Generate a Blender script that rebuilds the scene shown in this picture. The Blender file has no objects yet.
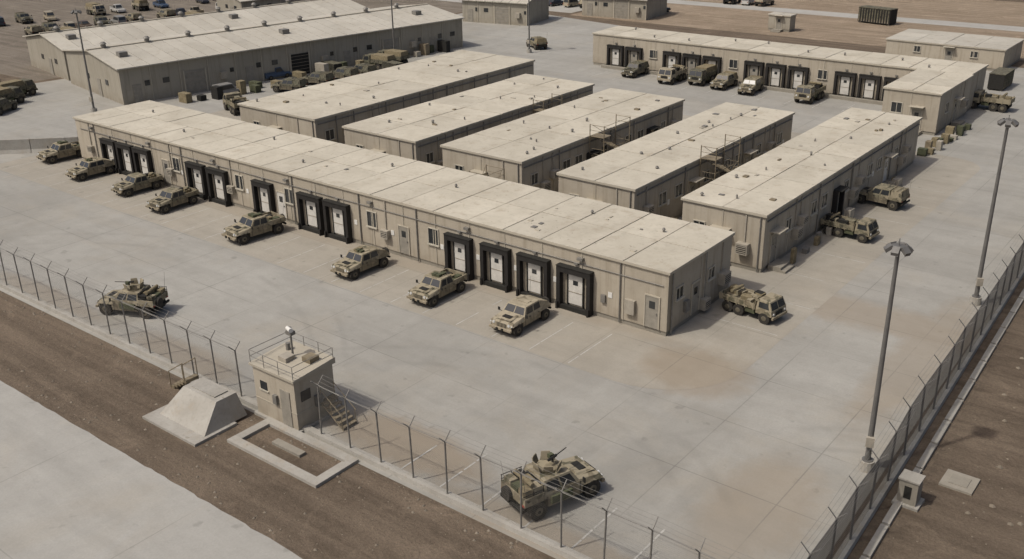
import bpy, math, random
from mathutils import Vector, Matrix
random.seed(7)
scene=bpy.context.scene
COL=scene.collection

# ------------------------------------------------------------------ materials
def newmat(name):
    m=bpy.data.materials.new(name);m.use_nodes=True
    nt=m.node_tree;nt.nodes.clear()
    out=nt.nodes.new('ShaderNodeOutputMaterial');b=nt.nodes.new('ShaderNodeBsdfPrincipled')
    nt.links.new(b.outputs[0],out.inputs[0])
    return m,nt,b,out
class N:
    def __init__(s,nt): s.nt=nt;s.tc=nt.nodes.new('ShaderNodeTexCoord')
    def link(s,a,b): s.nt.links.new(a,b)
    def mp(s,scale=(1,1,1),rot=(0,0,0),loc=(0,0,0),src=None):
        n=s.nt.nodes.new('ShaderNodeMapping');n.inputs['Scale'].default_value=scale
        n.inputs['Rotation'].default_value=rot;n.inputs['Location'].default_value=loc
        s.link(src or s.tc.outputs['Object'],n.inputs[0]);return n.outputs[0]
    def noise(s,sc,det=4,rough=.55,vec=None,dist=0):
        n=s.nt.nodes.new('ShaderNodeTexNoise');n.inputs['Scale'].default_value=sc
        n.inputs['Detail'].default_value=det;n.inputs['Roughness'].default_value=rough
        n.inputs['Distortion'].default_value=dist
        s.link(vec or s.tc.outputs['Object'],n.inputs['Vector']);return n.outputs[0]
    def ramp(s,fac,a,b,ca=0.,cb=1.):
        n=s.nt.nodes.new('ShaderNodeMapRange');n.inputs[1].default_value=a;n.inputs[2].default_value=b
        n.inputs[3].default_value=ca;n.inputs[4].default_value=cb;s.link(fac,n.inputs[0]);return n.outputs[0]
    def math(s,op,a,b=None):
        n=s.nt.nodes.new('ShaderNodeMath');n.operation=op
        for i,v in enumerate((a,b)):
            if v is None: continue
            if isinstance(v,(int,float)): n.inputs[i].default_value=v
            else: s.link(v,n.inputs[i])
        return n.outputs[0]
    def mix(s,fac,a,b,mode='MIX'):
        n=s.nt.nodes.new('ShaderNodeMix');n.data_type='RGBA';n.blend_type=mode
        if isinstance(fac,(int,float)): n.inputs[0].default_value=fac
        else: s.link(fac,n.inputs[0])
        for i,v in ((6,a),(7,b)):
            if isinstance(v,tuple): n.inputs[i].default_value=(*v[:3],1)
            else: s.link(v,n.inputs[i])
        return n.outputs[2]
    def xyz(s,src=None):
        n=s.nt.nodes.new('ShaderNodeSeparateXYZ');s.link(src or s.tc.outputs['Object'],n.inputs[0]);return n.outputs
    def bump(s,h,b,strength=.3,dist=.05):
        n=s.nt.nodes.new('ShaderNodeBump');n.inputs['Strength'].default_value=strength
        n.inputs['Distance'].default_value=dist;s.link(h,n.inputs['Height']);s.link(n.outputs[0],b.inputs['Normal'])
def k(c,f): return tuple(x*f for x in c)
def simple(name,c,rough=.8,var=.25,sc=3.,metal=0.,spec=.3):
    m,nt,b,_=newmat(name);n=N(nt)
    f=n.ramp(n.noise(sc,5),.3,.7)
    f2=n.ramp(n.noise(sc*7,3),.35,.65)
    c1=n.mix(f,k(c,1-var),k(c,1+var*.6));c2=n.mix(n.math('MULTIPLY',f2,.25),c1,k(c,.6))
    n.link(c2,b.inputs['Base Color']);b.inputs['Roughness'].default_value=rough;b.inputs['Metallic'].default_value=metal
    b.inputs['Specular IOR Level'].default_value=spec
    return m
def tonemat(name,c,rough=.85,toneamt=.25,stain=.35,sc=.5,streak=False,spec=.25,roof=False):
    m,nt,b,_=newmat(name);n=N(nt)
    at=nt.nodes.new('ShaderNodeAttribute');at.attribute_name='tone'
    t=n.ramp(at.outputs['Fac'],0,1,1-toneamt,1+toneamt)
    f=n.ramp(n.noise(sc,6,.6,dist=.5),.35,.7)
    c1=n.mix(n.math('MULTIPLY',f,stain),c,k((c[0],c[1]*.96,c[2]*.9),.62))
    f2=n.ramp(n.noise(sc*8,4,.6),.5,.75)
    c1=n.mix(n.math('MULTIPLY',f2,stain*.7),c1,k(c,.55))
    if roof:
        f3=n.ramp(n.noise(.9,5,.7,n.mp(loc=(4,4,0))),.56,.70);c1=n.mix(n.math('MULTIPLY',f3,.45),c1,(.27,.22,.155))
        f4=n.ramp(n.noise(3.5,3,.5),.68,.73);c1=n.mix(n.math('MULTIPLY',f4,.5),c1,(.17,.145,.11))
    if streak:
        v=n.mp((3.2,3.2,.18));f3=n.ramp(n.noise(1.,4,.6,v),.5,.75)
        c1=n.mix(n.math('MULTIPLY',f3,.5),c1,k((c[0],c[1]*.93,c[2]*.82),.5))
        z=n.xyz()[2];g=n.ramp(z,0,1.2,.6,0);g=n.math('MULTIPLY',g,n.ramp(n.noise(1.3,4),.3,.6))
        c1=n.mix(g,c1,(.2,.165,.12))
    mm=nt.nodes.new('ShaderNodeVectorMath');mm.operation='SCALE'
    n.link(c1,mm.inputs[0]);n.link(t,mm.inputs['Scale'])
    n.link(mm.outputs[0],b.inputs['Base Color']);b.inputs['Roughness'].default_value=rough
    b.inputs['Specular IOR Level'].default_value=spec
    n.bump(n.noise(6,4),b,.15,.03)
    return m
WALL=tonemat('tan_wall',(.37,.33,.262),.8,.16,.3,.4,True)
ROOF=tonemat('tan_roof',(.47,.435,.355),.85,.07,.45,.35,roof=True)
TRIM=tonemat('tan_trim',(.385,.35,.28),.7,.1,.25,1.)
CROOF=tonemat('pale_roof',(.43,.405,.345),.7,.07,.4,.15,roof=True)
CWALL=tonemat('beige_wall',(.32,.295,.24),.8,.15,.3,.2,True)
PLINTH=tonemat('plinth_concrete',(.25,.23,.19),.9,.1,.4,1.)
BLACK=simple('dock_rubber',(.022,.02,.018),.7,.3)
DOORW=simple('door_white',(.54,.52,.47),.6,.15,2.)
DOORG=simple('door_grey',(.26,.24,.20),.6,.2,2.)
INNER=simple('dock_panel',(.27,.235,.18),.8,.25,2.)
GLASS=simple('window_glass',(.03,.033,.035),.15,.3,1.,spec=.6)
FRAME=simple('window_frame',(.42,.39,.32),.6,.15)
METAL=simple('galvanised_steel',(.20,.19,.17),.6,.25,4.,.2)
POLE=simple('pole_steel',(.15,.145,.135),.5,.2,2.,.2)
STAIR=simple('stair_steel',(.20,.165,.11),.65,.3,2.)
ACM=simple('ac_unit_paint',(.33,.30,.245),.6,.2,2.)
DARK=simple('dark_underbody',(.022,.021,.018),.8,.3)
TIRE=simple('tire_rubber',(.04,.036,.03),.9,.35,6.)
HUB=simple('wheel_hub',(.12,.105,.075),.7,.3)
LAMP=simple('lamp_glass',(.55,.55,.52),.2,.1,spec=.6)
REDL=simple('tail_light',(.25,.03,.02),.4,.1)
CONC=tonemat('block_concrete',(.325,.31,.275),.9,.08,.5,.8,roof=True)
BAG=simple('canvas_bag',(.20,.165,.10),.95,.35,4.)
GREEN=simple('ammo_green',(.075,.08,.045),.8,.3,4.)
WHITEP=simple('road_paint',(.39,.38,.345),.85,.25,1.5)
SIGNW=simple('sign_plate',(.62,.61,.57),.6,.1)
STONE=simple('stone',(.20,.17,.13),.95,.4,1.)
def camo(name,a,b_,c_):
    m,nt,b,_=newmat(name);n=N(nt)
    f=n.ramp(n.noise(1.1,2,.5,dist=.6),.50,.53);g=n.ramp(n.noise(1.5,2,.5,n.mp(loc=(7,3,1)),.5),.58,.61)
    x=n.mix(f,a,b_);x=n.mix(g,x,c_)
    d=n.ramp(n.noise(5,5,.65),.4,.75);x=n.mix(n.math('MULTIPLY',d,.55),x,(.29,.245,.175))
    z=n.xyz()[2];dz=n.ramp(z,.4,1.1,.6,0);x=n.mix(dz,x,(.24,.20,.145))
    n.link(x,b.inputs['Base Color']);b.inputs['Roughness'].default_value=.78;b.inputs['Specular IOR Level'].default_value=.22
    return m
CAMO1=camo('tan_camo_paint',(.26,.228,.16),(.165,.142,.095),(.085,.08,.052))
CAMO2=camo('dark_camo_paint',(.20,.175,.12),(.13,.12,.08),(.055,.053,.037))
CAMO3=camo('sand_paint',(.32,.282,.205),(.26,.228,.165),(.15,.13,.09))
OLIVE=camo('olive_paint',(.08,.08,.055),(.06,.06,.043),(.03,.03,.022))
CARP=[simple('car_paint_%s'%n_,c,.4,.1,1.,spec=.4) for n_,c in (('white',(.38,.37,.34)),('dark',(.03,.03,.035)),('blue',(.05,.075,.12)),('silver',(.2,.195,.18)),('brown',(.09,.065,.045)),('tan',(.28,.24,.17)))]

PATCHES=[(-4.5,-17.4,6.5,2.2,1.),(3.2,-2.8,4.2,3.4,.75),(-21,-18.3,6,1.6,.7),(11.5,-12,3.,6,.6),(12.5,6,2.0,12,.6),(-36,-18.5,8,1.2,.6),(6.0,-19,9,1.3,.7),(-3,9.8,60,2.6,.7)]
def ground_concrete(name,base,dark,joint=5.,jstr=.5,patches=(),tint=None):
    m,nt,b,_=newmat(name);n=N(nt)
    big=n.ramp(n.noise(.045,5,.6,dist=.8),.35,.68)
    col=n.mix(big,base,dark)
    v=n.mp((.035,.32,1),(0,0,.05));st=n.ramp(n.noise(1.,6,.65,v),.45,.72)
    col=n.mix(n.math('MULTIPLY',st,.5),col,k(dark,.74))
    v=n.mp((.35,.04,1),(0,0,-.04));st=n.ramp(n.noise(1.,5,.6,v),.5,.75)
    col=n.mix(n.math('MULTIPLY',st,.35),col,k(base,1.2))
    v=n.mp((.10,.55,1),(0,0,.55),(2,2,0));st=n.ramp(n.noise(1.,6,.65,v,.4),.55,.75)
    col=n.mix(n.math('MULTIPLY',st,.3),col,k(dark,.7))
    dust=n.ramp(n.noise(.13,6,.65,n.mp(loc=(31,12,0)),1.),.5,.75)
    col=n.mix(n.math('MULTIPLY',dust,.4),col,(.32,.28,.215))
    med=n.ramp(n.noise(.8,6,.7),.45,.8);col=n.mix(n.math('MULTIPLY',med,.35),col,k(dark,.66))
    spots=n.ramp(n.noise(1.1,3,.5,n.mp(loc=(5,55,0))),.66,.74);col=n.mix(n.math('MULTIPLY',spots,.35),col,k(dark,.45))
    fine=n.ramp(n.noise(9,4,.7),.3,.7);col=n.mix(n.math('MULTIPLY',fine,.2),col,k(dark,.5))
    X=n.xyz()
    if patches:
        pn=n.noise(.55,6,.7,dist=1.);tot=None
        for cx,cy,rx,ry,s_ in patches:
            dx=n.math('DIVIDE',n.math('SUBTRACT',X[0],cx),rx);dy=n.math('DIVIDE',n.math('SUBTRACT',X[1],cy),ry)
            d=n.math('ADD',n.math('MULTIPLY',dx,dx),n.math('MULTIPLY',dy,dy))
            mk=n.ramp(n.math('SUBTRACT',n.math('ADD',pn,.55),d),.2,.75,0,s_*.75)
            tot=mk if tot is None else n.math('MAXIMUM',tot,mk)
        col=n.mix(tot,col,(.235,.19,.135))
        for cx,cy,R_,w_ in ((-2,-24,15,.35),(-2,-24,16.9,.35),(22,-22,19,.3),(22,-22,20.9,.3),(-30,-30,22,.3),(-30,-30,23.9,.3)):
            dx=n.math('SUBTRACT',X[0],cx);dy=n.math('SUBTRACT',X[1],cy)
            r=n.math('SQRT',n.math('ADD',n.math('MULTIPLY',dx,dx),n.math('MULTIPLY',dy,dy)))
            e=n.ramp(n.math('ABSOLUTE',n.math('SUBTRACT',r,R_)),.08,w_,1,0)
            e=n.math('MULTIPLY',e,n.ramp(n.noise(.25,3,.5,n.mp(loc=(cx,1,0))),.4,.65,0,.16));col=n.mix(e,col,k(dark,.45))
    def grid(axis,step,w,off):
        a=n.math('DIVIDE',n.math('ADD',axis,off),step);fr=n.math('FRACT',a)
        d=n.math('ABSOLUTE',n.math('SUBTRACT',fr,.5));return n.math('GREATER_THAN',d,.5-w/step)
    g=n.math('MAXIMUM',grid(X[0],joint,.03,503.),grid(X[1],joint,.03,501.3))
    gn=n.ramp(n.noise(.22,4),.35,.62,.05,1.)
    col=n.mix(n.math('MULTIPLY',n.math('MULTIPLY',g,gn),jstr),col,k(dark,.35))
    sn=nt.nodes.new('ShaderNodeVectorMath');sn.operation='SNAP';sn.inputs[1].default_value=(joint,joint,100)
    av=nt.nodes.new('ShaderNodeVectorMath');av.operation='ADD';av.inputs[1].default_value=(503.+joint/2,501.3+joint/2,0)
    n.link(n.tc.outputs['Object'],av.inputs[0]);n.link(av.outputs[0],sn.inputs[0])
    wn=nt.nodes.new('ShaderNodeTexWhiteNoise');n.link(sn.outputs[0],wn.inputs[0])
    col=n.mix(n.ramp(wn.outputs[0],0,1,0,.06),col,k(dark,.6))
    n.link(col,b.inputs['Base Color']);b.inputs['Roughness'].default_value=.85;b.inputs['Specular IOR Level'].default_value=.25
    n.bump(n.noise(3,6,.7),b,.12,.03)
    return m
YARD=ground_concrete('yard_concrete',(.335,.325,.293),(.262,.252,.224),5.,.42,PATCHES)
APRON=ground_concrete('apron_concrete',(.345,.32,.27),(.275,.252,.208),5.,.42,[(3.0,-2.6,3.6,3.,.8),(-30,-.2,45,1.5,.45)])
ROADM=ground_concrete('road_concrete',(.36,.35,.32),(.305,.295,.265),9.,.3)
STRIP=ground_concrete('airfield_concrete',(.38,.37,.34),(.32,.31,.28),12.)
def dirtmat(name,a,b_,sx=1.):
    m,nt,b,_=newmat(name);n=N(nt)
    f=n.ramp(n.noise(.11,7,.65,dist=.7),.35,.68);col=n.mix(f,a,b_)
    v=n.mp((.06,1.3,1));t=n.ramp(n.noise(1.,6,.6,v,.3),.45,.62);col=n.mix(n.math('MULTIPLY',t,.5),col,k(a,.6))
    v=n.mp((.05,.8,1),(0,0,.06),(3,8,0));t=n.ramp(n.noise(1.,5,.6,v,.3),.5,.66);col=n.mix(n.math('MULTIPLY',t,.45),col,k(b_,1.35))
    l=n.ramp(n.noise(.28,7,.7,n.mp(loc=(14,6,0)),1.2),.54,.72);col=n.mix(n.math('MULTIPLY',l,.5),col,k(b_,1.6))
    c=n.ramp(n.noise(2.2,7,.75),.4,.75);col=n.mix(n.math('MULTIPLY',c,.45),col,k(b_,1.25))
    d=n.ramp(n.noise(8,5,.8),.45,.7);col=n.mix(n.math('MULTIPLY',d,.5),col,k(a,.5))
    n.link(col,b.inputs['Base Color']);b.inputs['Roughness'].default_value=.95;b.inputs['Specular IOR Level'].default_value=.1
    n.bump(n.noise(2.5,8,.75),b,.8,.2)
    return m
DIRT=dirtmat('brown_dirt',(.102,.079,.058),(.155,.122,.09))
FIELD=dirtmat('field_dirt',(.20,.155,.11),(.28,.225,.165))
DARKLOT=dirtmat('parking_lot_gravel',(.14,.12,.095),(.19,.165,.135))
def meshmat(name,c,cell,w,fill):
    m,nt,b,out=newmat(name);n=N(nt)
    X=n.xyz();h=n.math('ADD',X[0],X[1])
    fs=[]
    for op in ('ADD','SUBTRACT'):
        a=n.math(op,h,X[2]);fr=n.math('FRACT',n.math('DIVIDE',n.math('ADD',a,700.),cell))
        fs.append(n.math('LESS_THAN',fr,w))
    al=n.math('MAXIMUM',n.math('MAXIMUM',fs[0],fs[1]),fill)
    b.inputs['Base Color'].default_value=(*c,1);b.inputs['Roughness'].default_value=.6
    n.link(al,b.inputs['Alpha'])
    return m
CHAIN=meshmat('chain_link',(.18,.17,.15),.09,.05,.0)
SCREEN=meshmat('fence_screen',(.055,.057,.055),.09,.42,.32)

# ------------------------------------------------------------------ mesh builder
class MB:
    def __init__(s): s.v=[];s.f=[];s.mi=[];s.t=[];s.mats=[]
    def m(s,mat):
        if mat not in s.mats: s.mats.append(mat)
        return s.mats.index(mat)
    def face(s,pts,mat,tone=.5):
        i=len(s.v);s.v+= [tuple(p) for p in pts];s.f.append(tuple(range(i,i+len(pts))));s.mi.append(s.m(mat));s.t.append(tone)
    def hexa(s,b,t,mat,tone=.5,nobot=False):
        i=len(s.v);s.v+=[tuple(p) for p in b]+[tuple(p) for p in t];q=s.m(mat)
        fs=[(4,5,6,7),(0,1,5,4),(1,2,6,5),(2,3,7,6),(3,0,4,7)]+([] if nobot else [(3,2,1,0)])
        for f in fs: s.f.append(tuple(i+a for a in f));s.mi.append(q);s.t.append(tone)
    def box(s,x0,x1,y0,y1,z0,z1,mat,tone=.5):
        if x0>x1:x0,x1=x1,x0
        if y0>y1:y0,y1=y1,y0
        s.hexa([(x0,y0,z0),(x1,y0,z0),(x1,y1,z0),(x0,y1,z0)],[(x0,y0,z1),(x1,y0,z1),(x1,y1,z1),(x0,y1,z1)],mat,tone)
    def fr(s,xb0,xb1,wb,zb,xt0,xt1,wt,zt0,zt1,mat):
        b=[(xb0,-wb,zb),(xb1,-wb,zb),(xb1,wb,zb),(xb0,wb,zb)];t=[(xt0,-wt,zt0),(xt1,-wt,zt1),(xt1,wt,zt1),(xt0,wt,zt0)]
        s.hexa(b,t,mat);return b,t
    def inset(s,a,b,c,d,u0,u1,v0,v1,mat,off=.012):
        a,b,c,d=map(Vector,(a,b,c,d));nrm=(b-a).cross(d-a).normalized()*off
        P=lambda u,v:(a*(1-u)*(1-v)+b*u*(1-v)+c*u*v+d*(1-u)*v)+nrm
        s.face([P(u0,v0),P(u1,v0),P(u1,v1),P(u0,v1)],mat)
    def cyl(s,p0,p1,r0,r1,n,mat,tone=.5):
        p0,p1=Vector(p0),Vector(p1);d=(p1-p0).normalized();a=d.orthogonal().normalized();b=d.cross(a)
        i=len(s.v);q=s.m(mat)
        for p,r in((p0,r0),(p1,r1)):
            for j in range(n):
                t=2*math.pi*j/n;s.v.append(tuple(p+a*math.cos(t)*r+b*math.sin(t)*r))
        for j in range(n):
            s.f.append((i+j,i+(j+1)%n,i+n+(j+1)%n,i+n+j));s.mi.append(q);s.t.append(tone)
        s.f.append(tuple(i+j for j in reversed(range(n))));s.mi.append(q);s.t.append(tone)
        s.f.append(tuple(i+n+j for j in range(n)));s.mi.append(q);s.t.append(tone)
    def mesh(s,name,org=(0,0,0)):
        me=bpy.data.meshes.new(name)
        me.from_pydata([(v[0]-org[0],v[1]-org[1],v[2]-org[2]) for v in s.v],[],s.f)
        for mt in s.mats: me.materials.append(mt)
        me.polygons.foreach_set('material_index',s.mi)
        a=me.attributes.new('tone','FLOAT','FACE');a.data.foreach_set('value',s.t)
        me.update();return me
    def obj(s,name,parent=None,org=(0,0,0)):
        if not s.f: return None
        o=bpy.data.objects.new(name,s.mesh(name,org));COL.objects.link(o)
        if parent: o.parent=parent
        else: o.location=org
        return o
def empty(name,loc,rot=0):
    e=bpy.data.objects.new(name,None);COL.objects.link(e);e.location=loc;e.rotation_euler[2]=rot;e.empty_display_size=.5;return e
def place(mesh,name,x,y,rot=0,sc=1,z=0.02,bev=0,zs=1.):
    o=bpy.data.objects.new(name,mesh);COL.objects.link(o);o.location=(x,y,z);o.rotation_euler[2]=math.radians(rot);o.scale=(sc,sc,sc*zs)
    if bev:
        md=o.modifiers.new('b','BEVEL');md.width=bev;md.segments=2;md.limit_method='ANGLE';md.angle_limit=.6
    return o

# ------------------------------------------------------------------ ground
def sheet(name,pts,z,mat):
    m=MB();m.face([(x,y,z) for x,y in pts],mat);return m.obj(name)
sheet('ground_dirt',[(-900,-500),(700,-500),(700,1200),(-900,1200)],0,DIRT)
sheet('yard_pavement',[(-140,-19.95),(15.3,-19.95),(13.7,26),(12.9,60),(10,92),(-60,92),(-92,98),(-92,66),(-100,14),(-140,4)],.008,YARD)
ap=[(-68,-6.2),(0.3,-6.2)]
for i in range(1,9):
    t=i/8*math.pi/2;ap.append((0.3+5.2*math.sin(t),-1.0-5.2*math.cos(t)))
ap+=[(5.6,44)]
for i in range(1,6):
    t=i/5*math.pi/2;ap.append((2.6+3*math.cos(t),44+3*math.sin(t)))
ap+=[(-60,47),(-68,30)]
sheet('apron_pavement',ap,.014,APRON)
rd=[];x=-200
while x<70:
    rd.append((x,-26.1+random.uniform(-.04,.04)));x+=random.uniform(.3,.9)
sheet('service_road',[(-400,-90),(120,-90),(120,-26)]+rd[::-1]+[(-400,-26.0)],.012,ROADM)
sheet('field_ground',[(-75,97),(300,97),(300,160),(-75,150)],.006,FIELD)
sheet('parking_lot_ground',[(-300,10),(-101,16),(-93,66),(-93,130),(-300,130)],.006,DARKLOT)
sheet('airfield_strip',[(-500,152),(500,162),(500,230),(-500,230)],.01,STRIP)
sheet('access_road',[(-300,96),(-76,99),(-76,116),(-300,112)],.012,STRIP)
sheet('field_road',[(-75,118),(300,128),(300,133),(-75,122.5)],.012,STRIP)
m=MB()
def line(x0,y0,x1,y1,w=.1,z=.019,n=4):
    a0,b0=Vector((x0,y0,z)),Vector((x1,y1,z));d=(b0-a0).normalized();p=Vector((-d.y,d.x,0))*w/2
    for i in range(n):
        if random.random()<.12: continue
        a=a0.lerp(b0,i/n);b=a0.lerp(b0,(i+random.uniform(.85,1))/n);m.face([a-p,b-p,b+p,a+p],WHITEP)
for i in range(9): line(-3+i*2.4,-19.2,-3+i*2.4,-15.6,.09)
for i in range(24): line(-66+i*2.75,-6,-66+i*2.75,-1.4,.07)
for i in range(12): line(-44+i*3.2,61.5,-44+i*3.2,57.5,.1)
for i in range(8): line(1.2,4+i*4.6,5.2,4+i*4.6,.06)
m.obj('parking_line_markings')

# ------------------------------------------------------------------ buildings
class Bld:
    def __init__(s,name,x0,x1,y0,y1,h,pw,py,wall=WALL,roof=ROOF,rot=0):
        s.b=(x0,x1,y0,y1);s.h=h;s.o=((x0+x1)/2,(y0+y1)/2,0);s.e=empty(name,s.o,rot)
        s.w=MB();s.r=MB();s.d=MB();s.win=MB();s.ac=MB();s.doc=MB();s.st=MB();s.wall=wall
        w=s.w;z0=.32
        nx=max(1,round((x1-x0)/pw));ny=max(1,round((y1-y0)/py))
        for i in range(nx):
            a=x0+(x1-x0)*i/nx;b=x0+(x1-x0)*(i+1)/nx;t=random.uniform(.3,.7)
            w.face([(a,y0,z0),(b,y0,z0),(b,y0,h),(a,y0,h)],wall,t);w.face([(b,y1,z0),(a,y1,z0),(a,y1,h),(b,y1,h)],wall,random.uniform(.3,.7))
            if i: w.box(a-.04,a+.04,y0-.035,y0,z0,h-.1,TRIM,.3);w.box(a-.04,a+.04,y1,y1+.035,z0,h-.1,TRIM,.3)
        for i in range(ny):
            a=y0+(y1-y0)*i/ny;b=y0+(y1-y0)*(i+1)/ny
            w.face([(x1,a,z0),(x1,b,z0),(x1,b,h),(x1,a,h)],wall,random.uniform(.3,.7));w.face([(x0,b,z0),(x0,a,z0),(x0,a,h),(x0,b,h)],wall,random.uniform(.3,.7))
            if i: w.box(x1,x1+.035,a-.04,a+.04,z0,h-.1,TRIM,.3);w.box(x0-.035,x0,a-.04,a+.04,z0,h-.1,TRIM,.3)
        w.box(x0+.06,x1-.06,y0+.06,y1-.06,0,z0+.1,PLINTH)
        r=s.r;ov=.12
        r.box(x0-ov,x1+ov,y0-ov,y1+ov,h-.02,h+.1,TRIM,.55)
        for i in range(nx):
            for j in range(ny):
                a=x0+(x1-x0)*i/nx;b=x0+(x1-x0)*(i+1)/nx;c=y0+(y1-y0)*j/ny;d=y0+(y1-y0)*(j+1)/ny
                zz=h+.14+random.uniform(0,.03);g=.035
                r.box(a-(ov if i==0 else -g),b+(ov if i==nx-1 else -g),c-(ov if j==0 else -g),d+(ov if j==ny-1 else -g),h+.1,zz,roof,random.random())
    def sb(s,mb,side,u0,u1,z0,z1,d0,d1,mat,tone=.5):
        x0,x1,y0,y1=s.b
        if side=='S': mb.box(u0,u1,y0-d1,y0-d0,z0,z1,mat,tone)
        if side=='N': mb.box(u0,u1,y1+d0,y1+d1,z0,z1,mat,tone)
        if side=='E': mb.box(x1+d0,x1+d1,u0,u1,z0,z1,mat,tone)
        if side=='W': mb.box(x0-d1,x0-d0,u0,u1,z0,z1,mat,tone)
    def window(s,side,u,z=2.2,w=1.,h=.95):
        a,b,c,d=u-w/2,u+w/2,z-h/2,z+h/2
        s.sb(s.win,side,a,b,c,d,-.02,.015,GLASS)
        for (p,q,e,f) in ((a-.07,a,c-.07,d+.07),(b,b+.07,c-.07,d+.07),(a,b,d,d+.07)): s.sb(s.win,side,p,q,e,f,0,.07,FRAME)
        s.sb(s.win,side,a-.1,b+.1,c-.08,c,.0,.14,FRAME);s.sb(s.win,side,u-.025,u+.025,c,d,.015,.05,FRAME)
    def door(s,side,u,mat=DOORW,w=.9,h=2.,step=True,z=.35,hood=False):
        a,b=u-w/2,u+w/2
        s.sb(s.d,side,a,b,z,z+h,0,.04,mat);s.sb(s.d,side,b-.16,b-.1,z+h*.45,z+h*.5,.04,.09,METAL)
        for p,q,e,f in((a-.08,a,z,z+h+.08),(b,b+.08,z,z+h+.08),(a,b,z+h,z+h+.08)): s.sb(s.d,side,p,q,e,f,0,.07,TRIM)
        s.sb(s.d,side,a+.25,b-.25,z+h*.62,z+h*.85,.04,.048,GLASS)
        if step:
            s.sb(s.st,side,a-.3,b+.3,.02,z,.07,1.,PLINTH);s.sb(s.st,side,a-.3,b+.3,.02,z/2,1.,1.35,PLINTH)
            s.sb(s.d,side,a-.25,b+.25,z+h+.3,z+h+.36,0,.7,DARK if hood else TRIM,.3)
        if hood:
            s.sb(s.d,side,a-.3,a-.12,z,z+h+.3,0,.4,BLACK);s.sb(s.d,side,b+.12,b+.3,z,z+h+.3,0,.4,BLACK)
    def acu(s,side,u,z=1.3,w=.85,h=.75,d=.5):
        s.sb(s.ac,side,u-w/2,u+w/2,z,z+h,.0,d,ACM);s.sb(s.ac,side,u-w/2+.08,u+w/2-.08,z+.1,z+h-.12,d,d+.01,DARK)
        for i in range(4): s.sb(s.ac,side,u-w/2+.06,u+w/2-.06,z+.15+i*.13,z+.2+i*.13,d+.01,d+.03,ACM)
        s.sb(s.ac,side,u-.05,u+.05,z+h,s.h-.1,0,.08,ACM)
    def dock(s,u0,u1,side='S',zt=2.85,white=True):
        g=s.doc;w_=.27
        s.sb(g,side,u0,u0+w_,.0,zt,0,.42,BLACK);s.sb(g,side,u1-w_,u1,.0,zt,0,.42,BLACK);s.sb(g,side,u0+w_,u1-w_,zt-.36,zt,0,.42,BLACK)
        s.sb(g,side,u0+w_,u1-w_,.0,zt-.36,0,.06,INNER)
        c=(u0+u1)/2;w=(u1-u0)*.21
        s.sb(g,side,c-w,c+w,.42,zt-.5,.06,.12,DOORW if white else DOORG)
        s.sb(g,side,c-w*.35,c+w*.35,zt-1.15,zt-.85,.12,.125,GLASS);s.sb(g,side,c-w,c+w,1.2,1.24,.12,.14,INNER)
        s.sb(g,side,c-w-.09,c-w,.3,zt-.44,.06,.16,DARK);s.sb(g,side,c+w,c+w+.09,.3,zt-.44,.06,.16,DARK)
        s.sb(g,side,u0+w_,u1-w_,.0,.3,.06,.38,DARK);s.sb(g,side,u0-.02,u1+.02,zt,zt+.05,0,.46,DARK)
        s.sb(g,side,u0+.03,u0+.16,.0,.5,.42,.54,BLACK);s.sb(g,side,u1-.16,u1-.03,.0,.5,.42,.54,BLACK)
        s.sb(g,side,c-.14,c+.14,zt+.22,zt+.36,0,.14,METAL)
    def vent(s,x,y,r=.18,h=.4):
        s.r.cyl((x,y,s.h+.1),(x,y,s.h+h),r*.6,r*.6,10,METAL);s.r.cyl((x,y,s.h+h),(x,y,s.h+h+.12),r,r*.5,10,METAL)
    def rbox(s,x,y,a,b,c,mat=None):
        s.r.box(x-a/2,x+a/2,y-b/2,y+b/2,s.h+.1,s.h+.15+c,mat or ACM)
    def pipe(s,side,u):
        x0,x1,y0,y1=s.b
        p={'S':(u,y0-.07),'N':(u,y1+.07),'E':(x1+.07,u),'W':(x0-.07,u)}[side]
        s.w.cyl((*p,.1),(*p,s.h-.03),.045,.045,6,METAL)
    def done(s):
        for nme,mb in (('walls',s.w),('roof',s.r),('doors',s.d),('windows',s.win),('ac_units',s.ac),('dock_seals',s.doc),('steps',s.st)):
            mb.obj(nme,s.e,s.o)

A=Bld('dock_warehouse',-62.7,0,0,7.85,4,3.0,3.95)
for a,b in ((-16.8,-14.6),(-13.7,-11.4),(-10.7,-8.3),(-7.6,-5.1),(-31.6,-29.1),(-28.7,-26.2),(-36.9,-34.7),(-45.5,-43.2),(-42.7,-40.3),(-58.3,-56.1),(-55.8,-53.5),(-53.2,-50.9)):
    A.dock(a,b)
for u in (-18.1,-24.,-38.9,-47.3,-32.9): A.window('S',u,2.25,.85,1.1)
A.door('S',-20.9,DOORG,step=False);A.door('S',-33.9,DOORW,step=False);A.door('S',-48.9,DOORG,step=False);A.door('S',-1.0,DOORG,step=False)
for u in (-22.6,-39.9,-48.1,-60.5): A.acu('S',u,1.2,.7,.6,.35)
for u in (-3.2,-19.6,-25.2,-32.4,-46.4,-59.6): A.pipe('S',u)
for u in (-3.9,-17.35,-22.0,-25.7,-38.0,-46.6,-14.2,-11.05,-7.95): A.sb(A.win,'S',u-.14,u+.14,1.5,1.85,0,.03,SIGNW)
A.sb(A.ac,'S',-2.75,-2.1,.9,1.8,0,.25,ACM);A.sb(A.ac,'S',-4.5,-4.2,1.1,1.6,0,.15,METAL)
for u in range(-60,0,9): A.sb(A.ac,'S',u-.2,u+.2,3.45,3.62,0,.25,METAL)
A.window('E',1.3,2.4,.8,.7);A.door('E',3.3,DOORG,step=False);A.window('E',5.2,2.3,.8,.7);A.acu('E',6.6,1.2);A.pipe('E',.4);A.pipe('E',4.4)
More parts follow.
